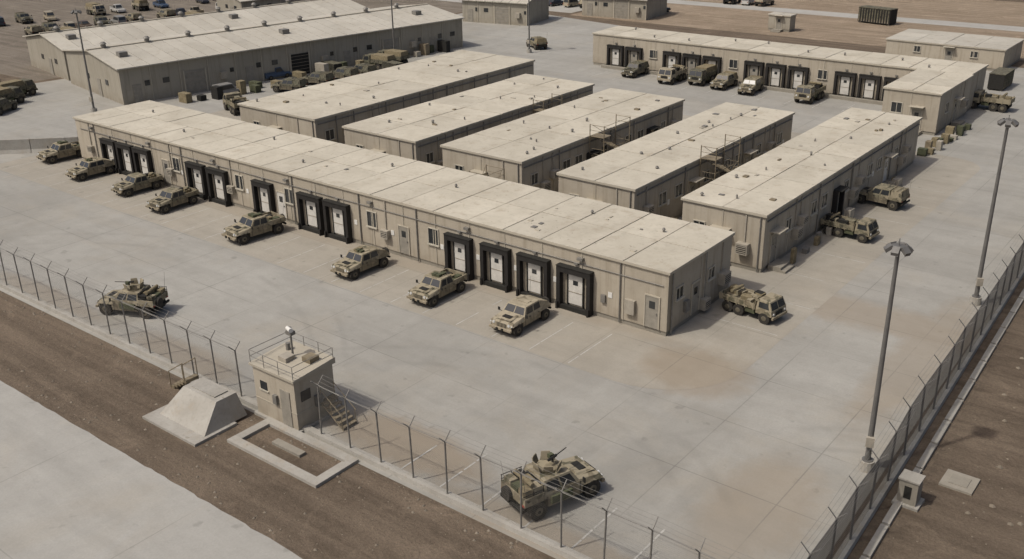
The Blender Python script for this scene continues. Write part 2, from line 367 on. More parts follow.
A.sb(A.ac,'E',1.9,2.4,.9,1.6,0,.2,METAL);A.acu('E',4.3,.3,.7,.7,.4)
for x,y in ((-58,5.2),(-49.5,2.6),(-41,5.5),(-33.8,2.4),(-27.4,5.7),(-20,4.6),(-9,5.6),(-3.5,5.4)): A.vent(x,y,.12,.3)
for q in range(14): A.rbox(random.uniform(-61,-2),random.uniform(1,7),random.uniform(.1,.4),random.uniform(.1,.4),.05,random.choice([METAL,ACM,TRIM]))
A.w.cyl((-62,-.06,3.2),(-.3,-.06,3.2),.03,.03,6,METAL)
A.done()

def scaffold(mb,x0,x1,y0,y1,h):
    nl=max(1,int(h//1.6))
    for x in (x0,x1):
        for y in (y0,y1): mb.cyl((x,y,0),(x,y,h+1),.04,.04,6,STAIR)
    for i in range(nl+1):
        z=.2+i*(h-.2)/nl
        mb.box(x0,x1,y0,y0+(y1-y0)*.28,z-.05,z,STAIR) if i%2==0 else mb.box(x0,x1,y1-(y1-y0)*.28,y1,z-.05,z,STAIR)
        for dz in (.5,.95):
            for a,b in (((x0,y0),(x1,y0)),((x1,y0),(x1,y1)),((x0,y1),(x1,y1))): mb.cyl((*a,z+dz),(*b,z+dz),.02,.02,5,STAIR)
        if i<nl:
            zb=z+(h-.2)/nl;ya,yb=(y0+.2,y1-.2) if i%2==0 else (y1-.2,y0+.2)
            n=8
            for j in range(n):
                t=(j+.5)/n;yy=ya+(yb-ya)*t;zz=z+(zb-z)*t;mb.box(x0+.1,x1-.1,yy-.14,yy+.14,zz-.03,zz,STAIR)
            for xx in (x0+.08,x1-.08):
                mb.cyl((xx,ya,z),(xx,yb,zb),.04,.04,5,STAIR);mb.cyl((xx,ya,z+.9),(xx,yb,zb+.9),.02,.02,5,STAIR)

specs=[(-54.3,-43.5,12.2,45.1),(-39.5,-30.9,12.0,38.4),(-28.3,-20.1,12.4,37.7),(-16.1,-9.5,11.7,38.7),(-5.8,.3,12.0,43.2)]
for bi,(x0,x1,y0,y1) in enumerate(specs):
    h=4.0
    B=Bld('barracks_building',x0,x1,y0,y1,h,(x1-x0)/2,3.9)
    u=y0+1.6;i=random.randint(0,3)
    while u<y1-1.5:
        kd=i%5
        if kd==0: B.window('E',u,2.35,1.0,.9)
        elif kd==1: B.door('E',u,random.choice([DOORW,DOORG,DOORG]),hood=(random.random()<.35))
        elif kd==2: B.window('E',u,2.35,.8,.8);B.acu('E',u+1.15,1.1)
        elif kd==3: B.acu('E',u,1.9,.8,.6)
        else: B.window('E',u,2.35,1.0,.9);B.sb(B.win,'E',u+.8,u+1.1,1.6,2.0,0,.03,SIGNW)
        if random.random()<.4: B.pipe('E',u+.9)
        u+=random.uniform(1.7,2.5);i+=1
    w=x1-x0
    B.window('S',x0+w*.22,2.3,.8,.8);B.door('S',x0+w*.5,random.choice([DOORW,DOORG]));B.acu('S',x0+w*.78,1.2);B.pipe('S',x1-.3)
    B.window('N',x0+w*.3,2.3);B.door('N',x0+w*.6)
    for u in (y0+5,y0+12,y0+19): B.window('W',u,2.3)
    for q in range(9):
        B.vent(random.uniform(x0+.8,x1-.8),random.uniform(y0+1,y1-1),random.uniform(.08,.16),random.uniform(.2,.35))
    for q in range(12 if bi==4 else 6): B.rbox(random.uniform(x0+.8,x1-.8),random.uniform(y0+1,y1-1),random.uniform(.15,.5),random.uniform(.15,.5),random.uniform(.03,.15),random.choice([ACM,STAIR,METAL]))
    B.sb(B.ac,'E',y0+.3,y1-.3,3.55,3.63,0,.1,METAL)
    B.done()
for nm,a in (('external_staircase',(-19.9,-18.5,21.5,25.5,4.2)),('external_staircase',(-9.3,-8.,21.,25.,4.2)),('external_staircase',(-23.0,-21.2,9.6,11.6,2.6)),('external_staircase',(-30.7,-29.5,28,31,3.6))):
    mb=MB();scaffold(mb,*a);mb.obj(nm)
mb=MB()
for x0,x1,y in ((-9.,-6.,9.8),(-30.,-28.,9.6)):
    mb.box(x0,x1,y-.6,y+.6,.5,.58,STAIR)
    for yy in (y-.6,y+.6):
        for i in range(5):
            x=x0+(x1-x0)*i/4;mb.cyl((x,yy,0),(x,yy,1.6),.03,.03,5,STAIR)
        for z in (1.1,1.6): mb.cyl((x0,yy,z),(x1,yy,z),.03,.03,5,STAIR)
mb.obj('gangway')
m=MB()
for lx in (-8.9,-19.3,-30.2,-42.8,.9):
    for i in range(11):
        y=random.uniform(13,40);a=random.uniform(.2,.5)
        x=lx+random.uniform(0,.5);m.box(x-a*.6,x+a*.6,y-a,y+a,.02,.3+random.random()*.9,random.choice([BAG,ACM,ACM,STAIR,GREEN,METAL]))
m.obj('stacked_crates')

D=Bld('rear_dock_building',-48,-1.2,64,70.2,4,3.1,3.1)
x=-45.6;i=0
while x<-8:
    if i in (0,1,3,4,5,7,8,9,11,12,13): D.dock(x,x+2.35,white=(i%3!=1))
    else: D.window('S',x+1.2,2.3);
    x+=2.75;i+=1
for x in range(-46,-2,5): D.vent(x+random.random()*2,random.uniform(65,69),.15,.35)
D.sb(D.st,'S',-46,-8,0,.35,.62,1.1,PLINTH)
D.done()
D2=Bld('rear_dock_wing',-6.4,-1.0,53.4,63.85,4,2.7,3.4)
D2.window('S',-5,2.3);D2.door('S',-3,DOORG);D2.window('E',56,2.3);D2.door('E',59,DOORG);D2.acu('E',61.5);D2.window('W',56,2.3);D2.door('W',60)
D2.done()

def gabled(name,p0,ang,L,Wd,eave,ridge,bays,roof=CROOF):
    e=empty(name,(p0[0],p0[1],0),ang)
    w=MB();r=MB();d=MB()
    for i in range(bays):
        a,b=L*i/bays,L*(i+1)/bays
        for y,fl in ((0,1),(Wd,-1)):
            q=[(a,y,0),(b,y,0),(b,y,eave),(a,y,eave)]
            w.face(q if fl>0 else q[::-1],CWALL,random.uniform(.35,.65))
        w.box(b-.06,b+.06,-.06,0,0,eave,TRIM,.3)
    for x,fl in ((0,-1),(L,1)):
        q=[(x,0,0),(x,Wd,0),(x,Wd,eave),(x,Wd/2,ridge),(x,0,eave)];w.face(q if fl>0 else q[::-1],CWALL,.45)
    n=bays*2
    for i in range(n):
        a,b=L*i/n-(.3 if i==0 else -.03),L*(i+1)/n+(.3 if i==n-1 else -.03);t=random.random()
        for ya,yb,za,zb in ((-.4,Wd/2,eave-.05,ridge+.1),(Wd+.4,Wd/2,eave-.05,ridge+.1)):
            bt=[(a,ya,za),(b,ya,za),(b,yb,zb),(a,yb,zb)];tt=[(p[0],p[1],p[2]+.14) for p in bt]
            r.hexa(bt,tt,roof,t)
    r.box(-.3,L+.3,Wd/2-.2,Wd/2+.2,ridge+.2,ridge+.34,TRIM)
    for i in range(1,bays*2,3):
        x=L*i/(bays*2);r.cyl((x,Wd*.5,ridge+.2),(x,Wd*.5,ridge+.7),.3,.3,10,METAL);r.cyl((x,Wd*.5,ridge+.7),(x,Wd*.5,ridge+.95),.42,.2,10,METAL)
        if i%4==1: r.box(x,x+1,Wd*.25-.5,Wd*.25+.5,(eave+ridge)/2,(eave+ridge)/2+.7,METAL)
    for i in range(bays):
        c=L*(i+.5)/bays
        if i%4==2:
            d.box(c-1.3,c+1.3,-.08,0,0,2.7,DOORG if i%8==2 else DARK);d.box(c-1.45,c-1.3,-.14,0,0,2.85,TRIM);d.box(c+1.3,c+1.45,-.14,0,0,2.85,TRIM)
            for q in range(6): d.box(c-1.3,c+1.3,-.1,-.08,.3+q*.42,.34+q*.42,INNER)
        elif i%4==0: d.box(c-.5,c+.5,-.06,0,0,2.1,DOORG);d.box(c+1,c+1.6,-.05,0,1.8,2.4,GLASS)
        elif i%4==1: d.box(c-.4,c+.4,-.05,0,1.8,2.4,GLASS)
        else: d.box(c-.4,c+.4,-.5,0,1.2,2.0,ACM);d.box(c+1,c+1.5,-.05,0,1.8,2.3,GLASS)
    for y in (Wd*.25,Wd*.6): d.box(-.06,0,y-.4,y+.4,1.7,2.3,GLASS)
    d.box(-.08,0,Wd*.4-.5,Wd*.4+.5,0,2.1,DOORG)
    w.obj('walls',e);r.obj('roof',e);d.obj('doors_and_windows',e)
gabled('storage_hall',(-79.5,15),math.radians(80),50,16.5,4.1,5.0,14)
gabled('storage_hall',(-97.6,18.6),math.radians(80),46,14,3.9,4.9,12)
gabled('admin_building',(-86,82),math.radians(10),12,8,3.5,4.4,4)
gabled('admin_building',(-73,98),math.radians(5),12,8,3.2,4.2,4)
gabled('admin_building',(-118,62),math.radians(80),14,9,3.2,4.2,4)
E=Bld('flat_roof_shed',-18,-3.5,88,97,2.6,3.5,3,roof=CROOF);E.window('S',-14,1.8,.8,.7);E.door('S',-10,DOORG,h=1.8);E.window('S',-7,1.8,.8,.7);E.done()
for (x0,x1,y0,y1) in ((-40.5,-37,101,103),):
    E=Bld('storage_container_hut',x0,x1,y0,y1,2.3,2,2,wall=CWALL,roof=CROOF);E.door('S',(x0+x1)/2,DOORG,h=1.7);E.done()

# ------------------------------------------------------------------ barrier, fences
mb=MB();a=Vector((-86,-17.6,0));b=Vector((-64.5,3.2,0));d=(b-a);n=9;d/=n;p=Vector((-d.y,d.x,0)).normalized()
for i in range(n):
    s=a+d*i+d*.01;e=a+d*(i+.99)-d*0
    bt=[s-p*.3,e-p*.3,e+p*.3,s+p*.3];md=[s-p*.12,e-p*.12,e+p*.12,s+p*.12]
    mb.hexa([tuple(q) for q in bt],[(q.x,q.y,.35) for q in md],CONC,random.random());mb.hexa([(q.x,q.y,.35) for q in md],[(q.x,q.y,1.35) for q in [s-p*.09,e-p*.09,e+p*.09,s+p*.09]],CONC,random.random())
mb.obj('concrete_barrier_wall')

def fence(name,p0,p1,step,H,mat,postr=.045,out=.5,skip=[],kerb=True,vshape=True,pm=METAL):
    e=empty(name,(0,0,0));posts=MB();wire=MB();pan=MB();ke=MB()
    p0,p1=Vector((*p0,0)),Vector((*p1,0));L=(p1-p0).length;d=(p1-p0)/L;p=Vector((-d.y,d.x,0))
    n=int(L/step)
    lean=[p*random.uniform(-.08,.08)+d*random.uniform(-.06,.06) for _ in range(n+1)]
    for i in range(n+1):
        q=p0+d*(i*step)
        if any(a<q.x<b for a,b in skip): continue
        t=q+Vector((0,0,H))+lean[i]
        posts.cyl(q,t,postr,postr,8,pm)
        for s in ((-1,1) if vshape else (1,)):
            posts.cyl(t,t+p*s*out*.75+Vector((0,0,out*.8)),.028,.024,6,pm)
        if i<n and not any(a<(q+d*step).x<b for a,b in skip):
            q2=p0+d*((i+1)*step);t2=q2+Vector((0,0,H))+lean[i+1]
            pan.face([q+Vector((0,0,.12)),q2+Vector((0,0,.12)),t2,t],mat)
            wire.cyl(t,t2,.018,.018,5,pm)
            for s in ((-1,1) if vshape else (1,)):
                for f in (.35,.68,1.):
                    o=p*s*out*.75*f+Vector((0,0,out*.8*f));mid=(t+t2)/2+o-Vector((0,0,.05*random.random()))
                    wire.cyl(t+o,mid,.007,.007,3,pm);wire.cyl(mid,t2+o,.007,.007,3,pm)
    if kerb:
        a,b=p0,p1;ke.hexa([tuple(v) for v in (a-p*.22,b-p*.22,b+p*.22,a+p*.22)],[(v.x,v.y,.22) for v in (a-p*.18,b-p*.18,b+p*.18,a+p*.18)],CONC,.5)
    for nme,mm in (('posts',posts),('barbed_wire',wire),('mesh_panels',pan),('kerb',ke)): mm.obj(nme,e)
fence('perimeter_fence',(-90,-19.45),(15.6,-19.45),2.05,2.9,CHAIN,skip=[(-12.9,-8.7)],postr=.042)
fence('perimeter_fence',(15.8,-19.45),(11.9,75),2.5,2.75,SCREEN,postr=.05,pm=POLE)
mb=MB();a,b=Vector((16.5,-20,0)),Vector((12.6,75,0))
for i in range(38):
    s=a.lerp(b,i/38+.0008);e=a.lerp(b,(i+1)/38-.0008);w=Vector((.32,0,0))
    mb.hexa([tuple(s),tuple(s+w),tuple(e+w),tuple(e)],[(s.x,s.y,.16),(s.x+.32,s.y,.16),(e.x+.32,e.y,.16),(e.x,e.y,.16)],CONC,random.random())
mb.obj('concrete_kerb')

# ------------------------------------------------------------------ light poles
def lightpole(x,y,h,r=.14,rot=0):
    m=MB();m.cyl((0,0,0),(0,0,.5),.35,.33,14,CONC);m.cyl((0,0,.5),(0,0,h),r,r*.6,12,POLE)
    m.cyl((0,0,.5),(0,0,.55),r*1.8,r*1.8,12,POLE);m.cyl((0,0,h-.05),(0,0,h+.08),.3,.3,12,POLE)
    for i in range(6):
        a=math.radians(60*i+15);c,s=math.cos(a),math.sin(a);u=Vector((c,s,0));v=Vector((-s,c,0))*.15;o=Vector((0,0,h))
        m.cyl(o,o+u*.3,.03,.03,5,POLE)
        p=[o+u*.26-v+Vector((0,0,.0)),o+u*.52-v+Vector((0,0,-.2)),o+u*.52+v+Vector((0,0,-.2)),o+u*.26+v]
        m.hexa(p,[q+Vector((c*.06,s*.06,.14)) for q in p],POLE)
        p2=[q-Vector((c*.012,s*.012,.02)) for q in p];m.hexa(p2,[q+Vector((0,0,.01)) for q in p2],LAMP)
    m.cyl((0,0,h),(0,0,h+.4),.03,.015,6,POLE)
    m.box(-.18,.18,-.26,-.1,1.3,1.8,ACM)
    o=m.obj('floodlight_pole');o.location=(x,y,0);o.rotation_euler[2]=rot
lightpole(14.1,-6.3,10.9,.14,.3);lightpole(13.0,15.3,11.5,.14,.5)
lightpole(-79,11,11,.12,.2);lightpole(-70.5,50,11,.12);lightpole(-60,66,10,.12);lightpole(-100,70,10)

# ------------------------------------------------------------------ guard post
e=empty('guard_post',(-10.8,-18.6,0));m=MB()
m.box(-1.65,1.75,-1.4,1.4,0,.15,CONC)
m.box(-1.5,1.6,-1.25,1.25,.15,2.85,WALL,.6);m.box(-1.52,1.62,-1.27,1.27,1.02,1.08,TRIM,.3);m.obj('walls',e)
m=MB();m.hexa([(-1.62,-1.37,2.85),(1.72,-1.37,2.85),(1.72,1.37,2.85),(-1.62,1.37,2.85)],[(-1.62,-1.37,2.98),(1.72,-1.37,2.98),(1.72,1.37,3.16),(-1.62,1.37,3.16)],TRIM,.2);m.box(-.5,.1,-.4,.2,3.0,3.3,ACM)
m.cyl((-.9,.6,3.05),(-.9,.6,3.5),.12,.12,8,METAL);m.box(.6,1.2,.2,.8,3.05,3.35,STAIR);m.obj('roof',e)
m=MB()
for x in (-1.55,-.5,.6,1.65):
    for y in (-1.3,1.3): m.cyl((x,y,2.95),(x,y,3.7),.018,.018,5,METAL)
for z in (3.35,3.7):
    for a,b in (((-1.55,-1.3),(1.65,-1.3)),((1.65,-1.3),(1.65,1.3)),((1.65,1.3),(-1.55,1.3)),((-1.55,1.3),(-1.55,-1.3))): m.cyl((*a,z),(*b,z),.018,.018,5,METAL)
m.obj('roof_railing',e)
m=MB();m.cyl((-.2,.3,3.05),(-.2,.3,4.3),.06,.05,8,METAL);m.box(-.4,.0,.15,.45,4.3,4.5,METAL);m.cyl((-.4,.3,4.6),(.05,.15,4.62),.1,.12,10,SIGNW);m.cyl((-.2,.3,4.5),(-.2,.3,4.7),.08,.08,8,METAL);m.obj('searchlight',e)
m=MB();m.box(-1.0,-.5,-1.28,-1.25,1.7,2.15,GLASS);m.box(.5,1.2,-1.29,-1.25,.2,2.15,DOORG);m.box(1.6,1.63,-.9,-.3,1.6,2.15,GLASS);m.box(-1.1,-.4,-1.31,-1.25,1.6,1.68,FRAME);m.box(.0,.28,-1.4,-1.25,1.2,1.7,METAL);m.box(1.6,1.8,-.1,.3,1.0,1.6,METAL);m.obj('door_and_windows',e)
m=MB()
for i in range(6): m.box(1.8+i*.24,2.06+i*.24,.2,1.1,1.1-i*.19,1.14-i*.19,STAIR)
m.box(1.6,1.85,.1,1.15,1.1,1.16,STAIR)
for y in (.2,1.1):
    m.cyl((1.7,y,1.1),(3.25,y,.03),.035,.035,5,STAIR);m.cyl((1.7,y,1.9),(3.25,y,.8),.022,.022,5,STAIR)
    for i in range(3): m.cyl((1.75+i*.7,y,1.05-i*.48),(1.75+i*.7,y,1.88-i*.5),.022,.022,5,STAIR)
m.obj('steps',e)
m=MB();m.box(-16.7,-12.3,-23.7,-21.2,0,.14,CONC,.6)
m.hexa([(-16.2,-23.0,.14),(-12.5,-23.0,.14),(-12.5,-20.4,.14),(-16.2,-20.4,.14)],[(-15.6,-21.8,1.4),(-12.9,-21.8,1.4),(-12.9,-20.6,1.4),(-15.6,-20.6,1.4)],CONC,.8)
m.box(-15.2,-13.3,-21.6,-20.8,1.4,1.46,CONC,.3)
m.obj('concrete_bunker')
m=MB()
for a in ((-11.4,-5.0,-22.5,-22.0),(-11.4,-10.9,-22.0,-20.3),(-5.5,-5.0,-22.0,-20.3),(-11.4,-5.0,-20.3,-19.85)): m.box(*a,0,.16,CONC,random.random())
m.box(-9.5,-7.5,-21.3,-20.9,0,.15,PLINTH);m.obj('concrete_foundation_frame')
m=MB()
for i in range(5): m.box(-18.3+i*.3,-18.0+i*.3,-20.9,-20.1,i*.18,.18+i*.18,STAIR)
for y in (-20.9,-20.1):
    m.cyl((-18.3,y,0),(-18.3,y,1.),.03,.03,5,STAIR);m.cyl((-16.9,y,0),(-16.9,y,1.9),.03,.03,5,STAIR);m.cyl((-18.3,y,1.),(-16.9,y,1.9),.03,.03,5,STAIR)
m.obj('small_steps')
m=MB();m.box(15.9,17.0,-8.2,-7.2,0,.12,CONC);m.box(16.05,16.85,-8.05,-7.35,.12,1.25,PLINTH,.7);m.box(16.,16.9,-8.1,-7.3,1.25,1.33,CONC,.6);m.box(16.3,16.6,-8.07,-8.05,.4,1.,DARK);m.obj('utility_cabinet')
m=MB();m.box(17.1,18.5,-5.6,-4.2,0,.1,PLINTH,.9);m.box(17.4,18.2,-5.3,-4.5,.1,.13,PLINTH,.5);m.obj('concrete_pad')

# ------------------------------------------------------------------ vehicles
def gun(m,x,y,z,ang=0,L=1.1):
    c,s=math.cos(ang),math.sin(ang)
    m.cyl((x,y,z-.25),(x,y,z),.04,.04,6,DARK)
    m.cyl((x-.35*c,y-.35*s,z),(x+.25*c,y+.25*s,z),.07,.07,6,DARK);m.cyl((x+.25*c,y+.25*s,z),(x+L*c,y+L*s,z+.05),.028,.025,6,DARK)
    m.box(x-.12,x+.12,y+.08,y+.3,z-.12,z+.1,GREEN)
def humvee(kind='slant',P=CAMO1,seed=0):
    rnd=random.Random(seed);m=MB()
    for x in (1.6,-1.55):
        for s in (-1,1):
            m.cyl((x,s*.72,.47),(x,s*1.06,.47),.47,.47,20,TIRE);m.cyl((x,s*1.03,.47),(x,s*1.085,.47),.25,.2,12,HUB);m.cyl((x,s*1.06,.47),(x,s*1.1,.47),.09,.08,8,DARK)
        m.cyl((x,-.7,.47),(x,.7,.47),.08,.08,6,DARK)
    m.box(-2.15,2.05,-.68,.68,.42,.86,DARK)
    m.fr(-.98,1.02,1.0,.48,-.98,1.02,1.04,.97,.97,P)
    m.fr(.86,2.22,1.05,.9,.86,2.12,.93,1.24,1.1,P)
    m.fr(.95,2.0,.62,1.2,1.0,1.95,.5,1.30,1.2,P)
    m.box(1.3,1.7,-.35,.35,1.235,1.285,DARK)
    m.box(2.1,2.24,-.85,.85,.6,.92,P);m.box(2.225,2.245,-.45,.45,.66,1.02,DARK)
    for i in range(7): m.box(2.24,2.262,-.42+i*.125,-.37+i*.125,.68,1.0,P)
    for s in (-1,1):
        m.cyl((2.2,s*.66,.95),(2.27,s*.66,.95),.11,.11,10,LAMP);m.box(2.2,2.26,s*.85,s*.97,.9,.98,LAMP)
        m.cyl((.85,s*1.0,1.15),(.95,s*1.22,1.3),.02,.02,4,DARK);m.box(.9,.96,s*1.13,s*1.3,1.22,1.48,DARK)
        m.box(-2.32,-2.28,s*.75,s*.95,.92,1.02,REDL)
    m.box(2.24,2.42,-.95,.95,.52,.68,P);m.box(2.42,2.5,-.3,-.15,.5,.7,DARK);m.box(2.42,2.5,.15,.3,.5,.7,DARK)
    m.fr(-1.2,.86,1.045,.97,-1.2,.86,1.0,1.22,1.22,P)
    xb=-1.15 if kind!='bed' else -.75
    b,t=m.fr(xb,.86,.99,1.22,xb+.07,.45,.80,1.83,1.83,P)
    for (u0,u1) in ((.06,.46),(.52,.9)):
        m.inset(b[0],b[1],t[1],t[0],u0,u1,.14,.84,GLASS);m.inset(b[2],b[3],t[3],t[2],1-u1,1-u0,.14,.84,GLASS)
    for (u0,u1) in ((.06,.48),(.52,.94)): m.inset(b[1],b[2],t[2],t[1],u0,u1,.12,.86,GLASS)
    m.inset(b[3],b[0],t[0],t[3],.15,.85,.2,.8,GLASS)
    for s in (-1,1):
        for x in (-.13,.84,-1.1): m.box(x-.012,x+.012,s*1.044,s*1.052,.5,1.2,DARK)
        for x in (.5,-.5): m.box(x-.25,x-.1,s*1.045,s*1.075,1.08,1.12,DARK)
    if kind=='slant':
        b2,t2=m.fr(-2.3,-1.16,1.0,.93,-2.15,-1.16,.82,1.34,1.78,P)
        m.inset(b2[3],b2[0],t2[0],t2[3],.15,.85,.3,.8,DARK)
    elif kind=='canvas':
        m.fr(-2.3,-1.16,1.0,.93,-2.3,-1.16,1.0,1.25,1.25,P)
        m.fr(-2.26,-1.18,.97,1.25,-2.15,-1.2,.8,1.8,1.84,P if seed%2 else BAG)
        for x in (-2.1,-1.7,-1.3): m.box(x-.03,x+.03,-.83,.83,1.82,1.86,BAG)
    else:
        m.fr(-2.3,-1.16,1.0,.93,-2.3,-1.16,1.0,1.0,1.0,P)
        for s in (-1,1): m.box(-2.3,xb,s*.93,s*1.0,1.0,1.38,P)
        m.box(-2.3,-2.23,-.93,.93,1.0,1.38,P);m.box(-1.2,xb,-.93,.93,1.22,1.24,DARK)
        for i in range(7):
            x=rnd.uniform(-2.05,xb-.3);y=rnd.uniform(-.65,.65);a=rnd.uniform(.15,.28);m.box(x-a,x+a,y-.22,y+.22,1.0,1.25+rnd.random()*.3,rnd.choice([BAG,GREEN,P,DARK]))
    m.box(-2.42,-2.3,-.9,.9,.6,.75,DARK)
    if kind!='canvas': m.cyl((-2.32,.35,1.05),(-2.5,.35,1.05),.36,.36,14,TIRE)
    for s,hh in ((-1,2.9),(1,2.5)): m.cyl((-2.15,s*.85,1.2),(-2.35,s*.9,hh),.012,.008,4,DARK)
    m.box(-.6,-.1,-.5,.5,1.83,1.87,P)
    if kind in ('slant','bed') and seed%2==0:
        for i in range(4):
            x=rnd.uniform(-.5,.2);y=rnd.uniform(-.5,.5);m.box(x-.2,x+.2,y-.17,y+.17,1.83,1.93+rnd.random()*.12,rnd.choice([BAG,GREEN,BAG]))
    if kind=='turret':
        m.cyl((-.35,0,1.83),(-.35,0,1.95),.52,.5,18,P)
        for a in range(0,360,60):
            if a==0: continue
            r=math.radians(a);c,s=math.cos(r),math.sin(r);q=Vector((-.35+.55*c,.55*s,1.93));t_=Vector((-s,c,0))*.27;u_=Vector((.1*c,.1*s,.42));th=Vector((c,s,0))*.04
            m.hexa([q-t_,q-t_+th,q+t_+th,q+t_],[q-t_*.8+u_,q-t_*.8+th+u_,q+t_*.8+th+u_,q+t_*.8+u_],P)
        gun(m,0,0,2.3,.25,1.0)
        # rear cargo rack with stowage
        for s in (-1,1):
            for z in (1.5,1.72): m.cyl((-2.35,s*.92,z),(-1.15,s*.92,z),.022,.022,5,DARK)
            for x in (-2.3,-1.75,-1.2): m.cyl((x,s*.92,1.35),(x,s*.92,1.74),.022,.022,5,DARK)
        for i,(x,y) in enumerate(((-2.0,-.62),(-2.0,0),(-2.0,.6),(-1.45,-.6),(-1.45,.05),(-1.45,.62))):
            a=rnd.uniform(.2,.27);m.box(x-a,x+a,y-.28,y+.28,1.0,1.5+rnd.random()*.25,(BAG,GREEN,P,P,BAG,DARK)[i])
        m.cyl((-1.7,-.75,1.82),(-1.7,.7,1.82),.12,.12,10,BAG)
        for s in (-1,1): m.box(-.9,.3,s*1.05,s*1.2,.7,1.1,rnd.choice([BAG,GREEN]))
    return m.mesh('humvee_mesh')
def truck(P=CAMO1,seed=0,load=True):
    rnd=random.Random(seed);m=MB()
    for x in (1.75,-.7,-1.75):
        for s in (-1,1):
            m.cyl((x,s*.75,.52),(x,s*1.1,.52),.52,.52,20,TIRE);m.cyl((x,s*1.07,.52),(x,s*1.13,.52),.27,.2,12,HUB)
    m.box(-2.5,2.3,-.45,.45,.6,.9,DARK)
    m.fr(.95,2.45,1.1,.85,.95,2.4,1.08,1.35,1.3,P)
    b,t=m.fr(.95,2.42,1.07,1.33,1.0,2.1,.95,2.15,2.15,P)
    for (u0,u1) in ((.05,.48),(.52,.95)): m.inset(b[1],b[2],t[2],t[1],u0,u1,.12,.85,GLASS)
    m.inset(b[0],b[1],t[1],t[0],.15,.85,.15,.8,GLASS);m.inset(b[2],b[3],t[3],t[2],.15,.85,.15,.8,GLASS)
    m.box(2.42,2.6,-1.05,1.05,.6,.85,P);m.box(2.45,2.47,-.5,.5,.9,1.25,DARK)
    for s in (-1,1): m.cyl((2.44,s*.8,1.05),(2.5,s*.8,1.05),.12,.12,10,LAMP)
    m.box(-2.6,.85,-1.1,1.1,1.1,1.22,P)
    for s in (-1,1):
        m.box(-2.6,.85,s*1.04,s*1.1,1.22,1.65,P)
        for i in range(5): m.box(-2.5+i*.8,-2.42+i*.8,s*1.1,s*1.14,1.0,1.75,P)
        m.box(-.1,.8,s*.6,s*1.0,.6,1.0,GREEN)
    m.box(-2.6,-2.54,-1.04,1.04,1.22,1.65,P);m.box(.79,.85,-1.04,1.04,1.22,1.9,P)
    if load:
        for i in range(12):
            x=rnd.uniform(-2.2,.4);y=rnd.uniform(-.7,.7);a=rnd.uniform(.2,.5);m.box(x-a,x+a,y-.3,y+.3,1.22,1.5+rnd.random()*.5,rnd.choice([BAG,GREEN,P,P,DARK]))
        m.cyl((-1.6,-.8,2.0),(-1.6,.8,2.0),.14,.14,8,BAG)
    else:
        m.fr(-2.55,.8,1.0,1.25,-2.5,.75,.85,2.3,2.3,BAG)
    return m.mesh('truck_mesh')
def car(kind,P,seed=0):
    m=MB()
    for x in (1.35,-1.35):
        for s in (-1,1): m.cyl((x,s*.65,.33),(x,s*.9,.33),.33,.33,14,TIRE);m.cyl((x,s*.88,.33),(x,s*.92,.33),.18,.16,8,HUB)
    m.fr(-2.2,2.2,.86,.32,-2.15,2.1,.88,.62,.6,P);m.fr(-2.15,2.1,.88,.62,-2.05,1.9,.8,.95,.82,P)
    if kind=='sedan': b,t=m.fr(-1.6,.95,.78,.9,-1.0,.3,.62,1.42,1.42,P)
    elif kind=='suv': b,t=m.fr(-2.1,.95,.8,.92,-1.95,.4,.7,1.7,1.7,P)
    else:
        b,t=m.fr(-.5,1.0,.8,.9,-.4,.5,.68,1.65,1.65,P);m.box(-2.1,-.55,-.7,.7,.93,.97,DARK)
        for s in (-1,1): m.box(-2.15,-.5,s*.74,s*.84,.9,1.12,P)
        m.box(-2.2,-2.12,-.8,.8,.6,1.1,P)
    for q in ((0,1),(1,2),(2,3),(3,0)):
        a,c=q;m.inset(b[a],b[c],t[c],t[a],.08,.92,.15,.85,GLASS)
    for s in (-1,1): m.box(2.08,2.13,s*.55,s*.8,.6,.72,LAMP);m.box(-2.18,-2.14,s*.6,s*.8,.65,.78,REDL)
    return m.mesh('car_mesh')
HV={('slant',1):humvee('slant',CAMO1,0),('slant',2):humvee('slant',CAMO3,3),('bed',1):humvee('bed',CAMO1,2),('bed',2):humvee('bed',CAMO2,9),('canvas',1):humvee('canvas',CAMO2,1),('canvas',3):humvee('canvas',CAMO3,5),('dark',1):humvee('canvas',CAMO2,4),('tur',1):humvee('turret',CAMO1,50),('tur',2):humvee('turret',CAMO3,53),('olive',1):humvee('canvas',OLIVE,7)}
S=.85
for x,y,kk,r,sc in ((-64.6,-.8,('bed',1),-95,1.05),(-57.3,-2.2,('slant',1),-92,1.),(-50.0,-2.3,('bed',2),-93,.98),(-43.9,-3.0,('bed',2),-88,1.),(-33.1,-3.4,('bed',1),-96,1.1),(-21.8,-3.4,('slant',1),-91,1.),(-14.7,-3.5,('bed',1),-89,1.),(-7.9,-3.6,('slant',2),-90,1.)):
    place(HV[kk],'military_humvee',x,y,r,S*sc,bev=.02,zs=.92)
place(HV[('tur',1)],'armed_humvee',-28.6,-16.5,205,S*1.02,bev=.02)
place(HV[('tur',1)],'armed_humvee',3.95,-16.7,72,S*1.08,bev=.02)
TR=[truck(CAMO1,1),truck(CAMO2,2),truck(CAMO3,3,False),truck(OLIVE,4,False),truck(CAMO3,5)]
place(TR[0],'military_truck',2.6,5.9,-8,.74,bev=.02,zs=.9);place(TR[1],'military_truck',2.4,22.2,-4,.74,bev=.02,zs=.9);place(HV[('canvas',1)],'military_humvee',1.8,30.4,176,S*.98,bev=.02)
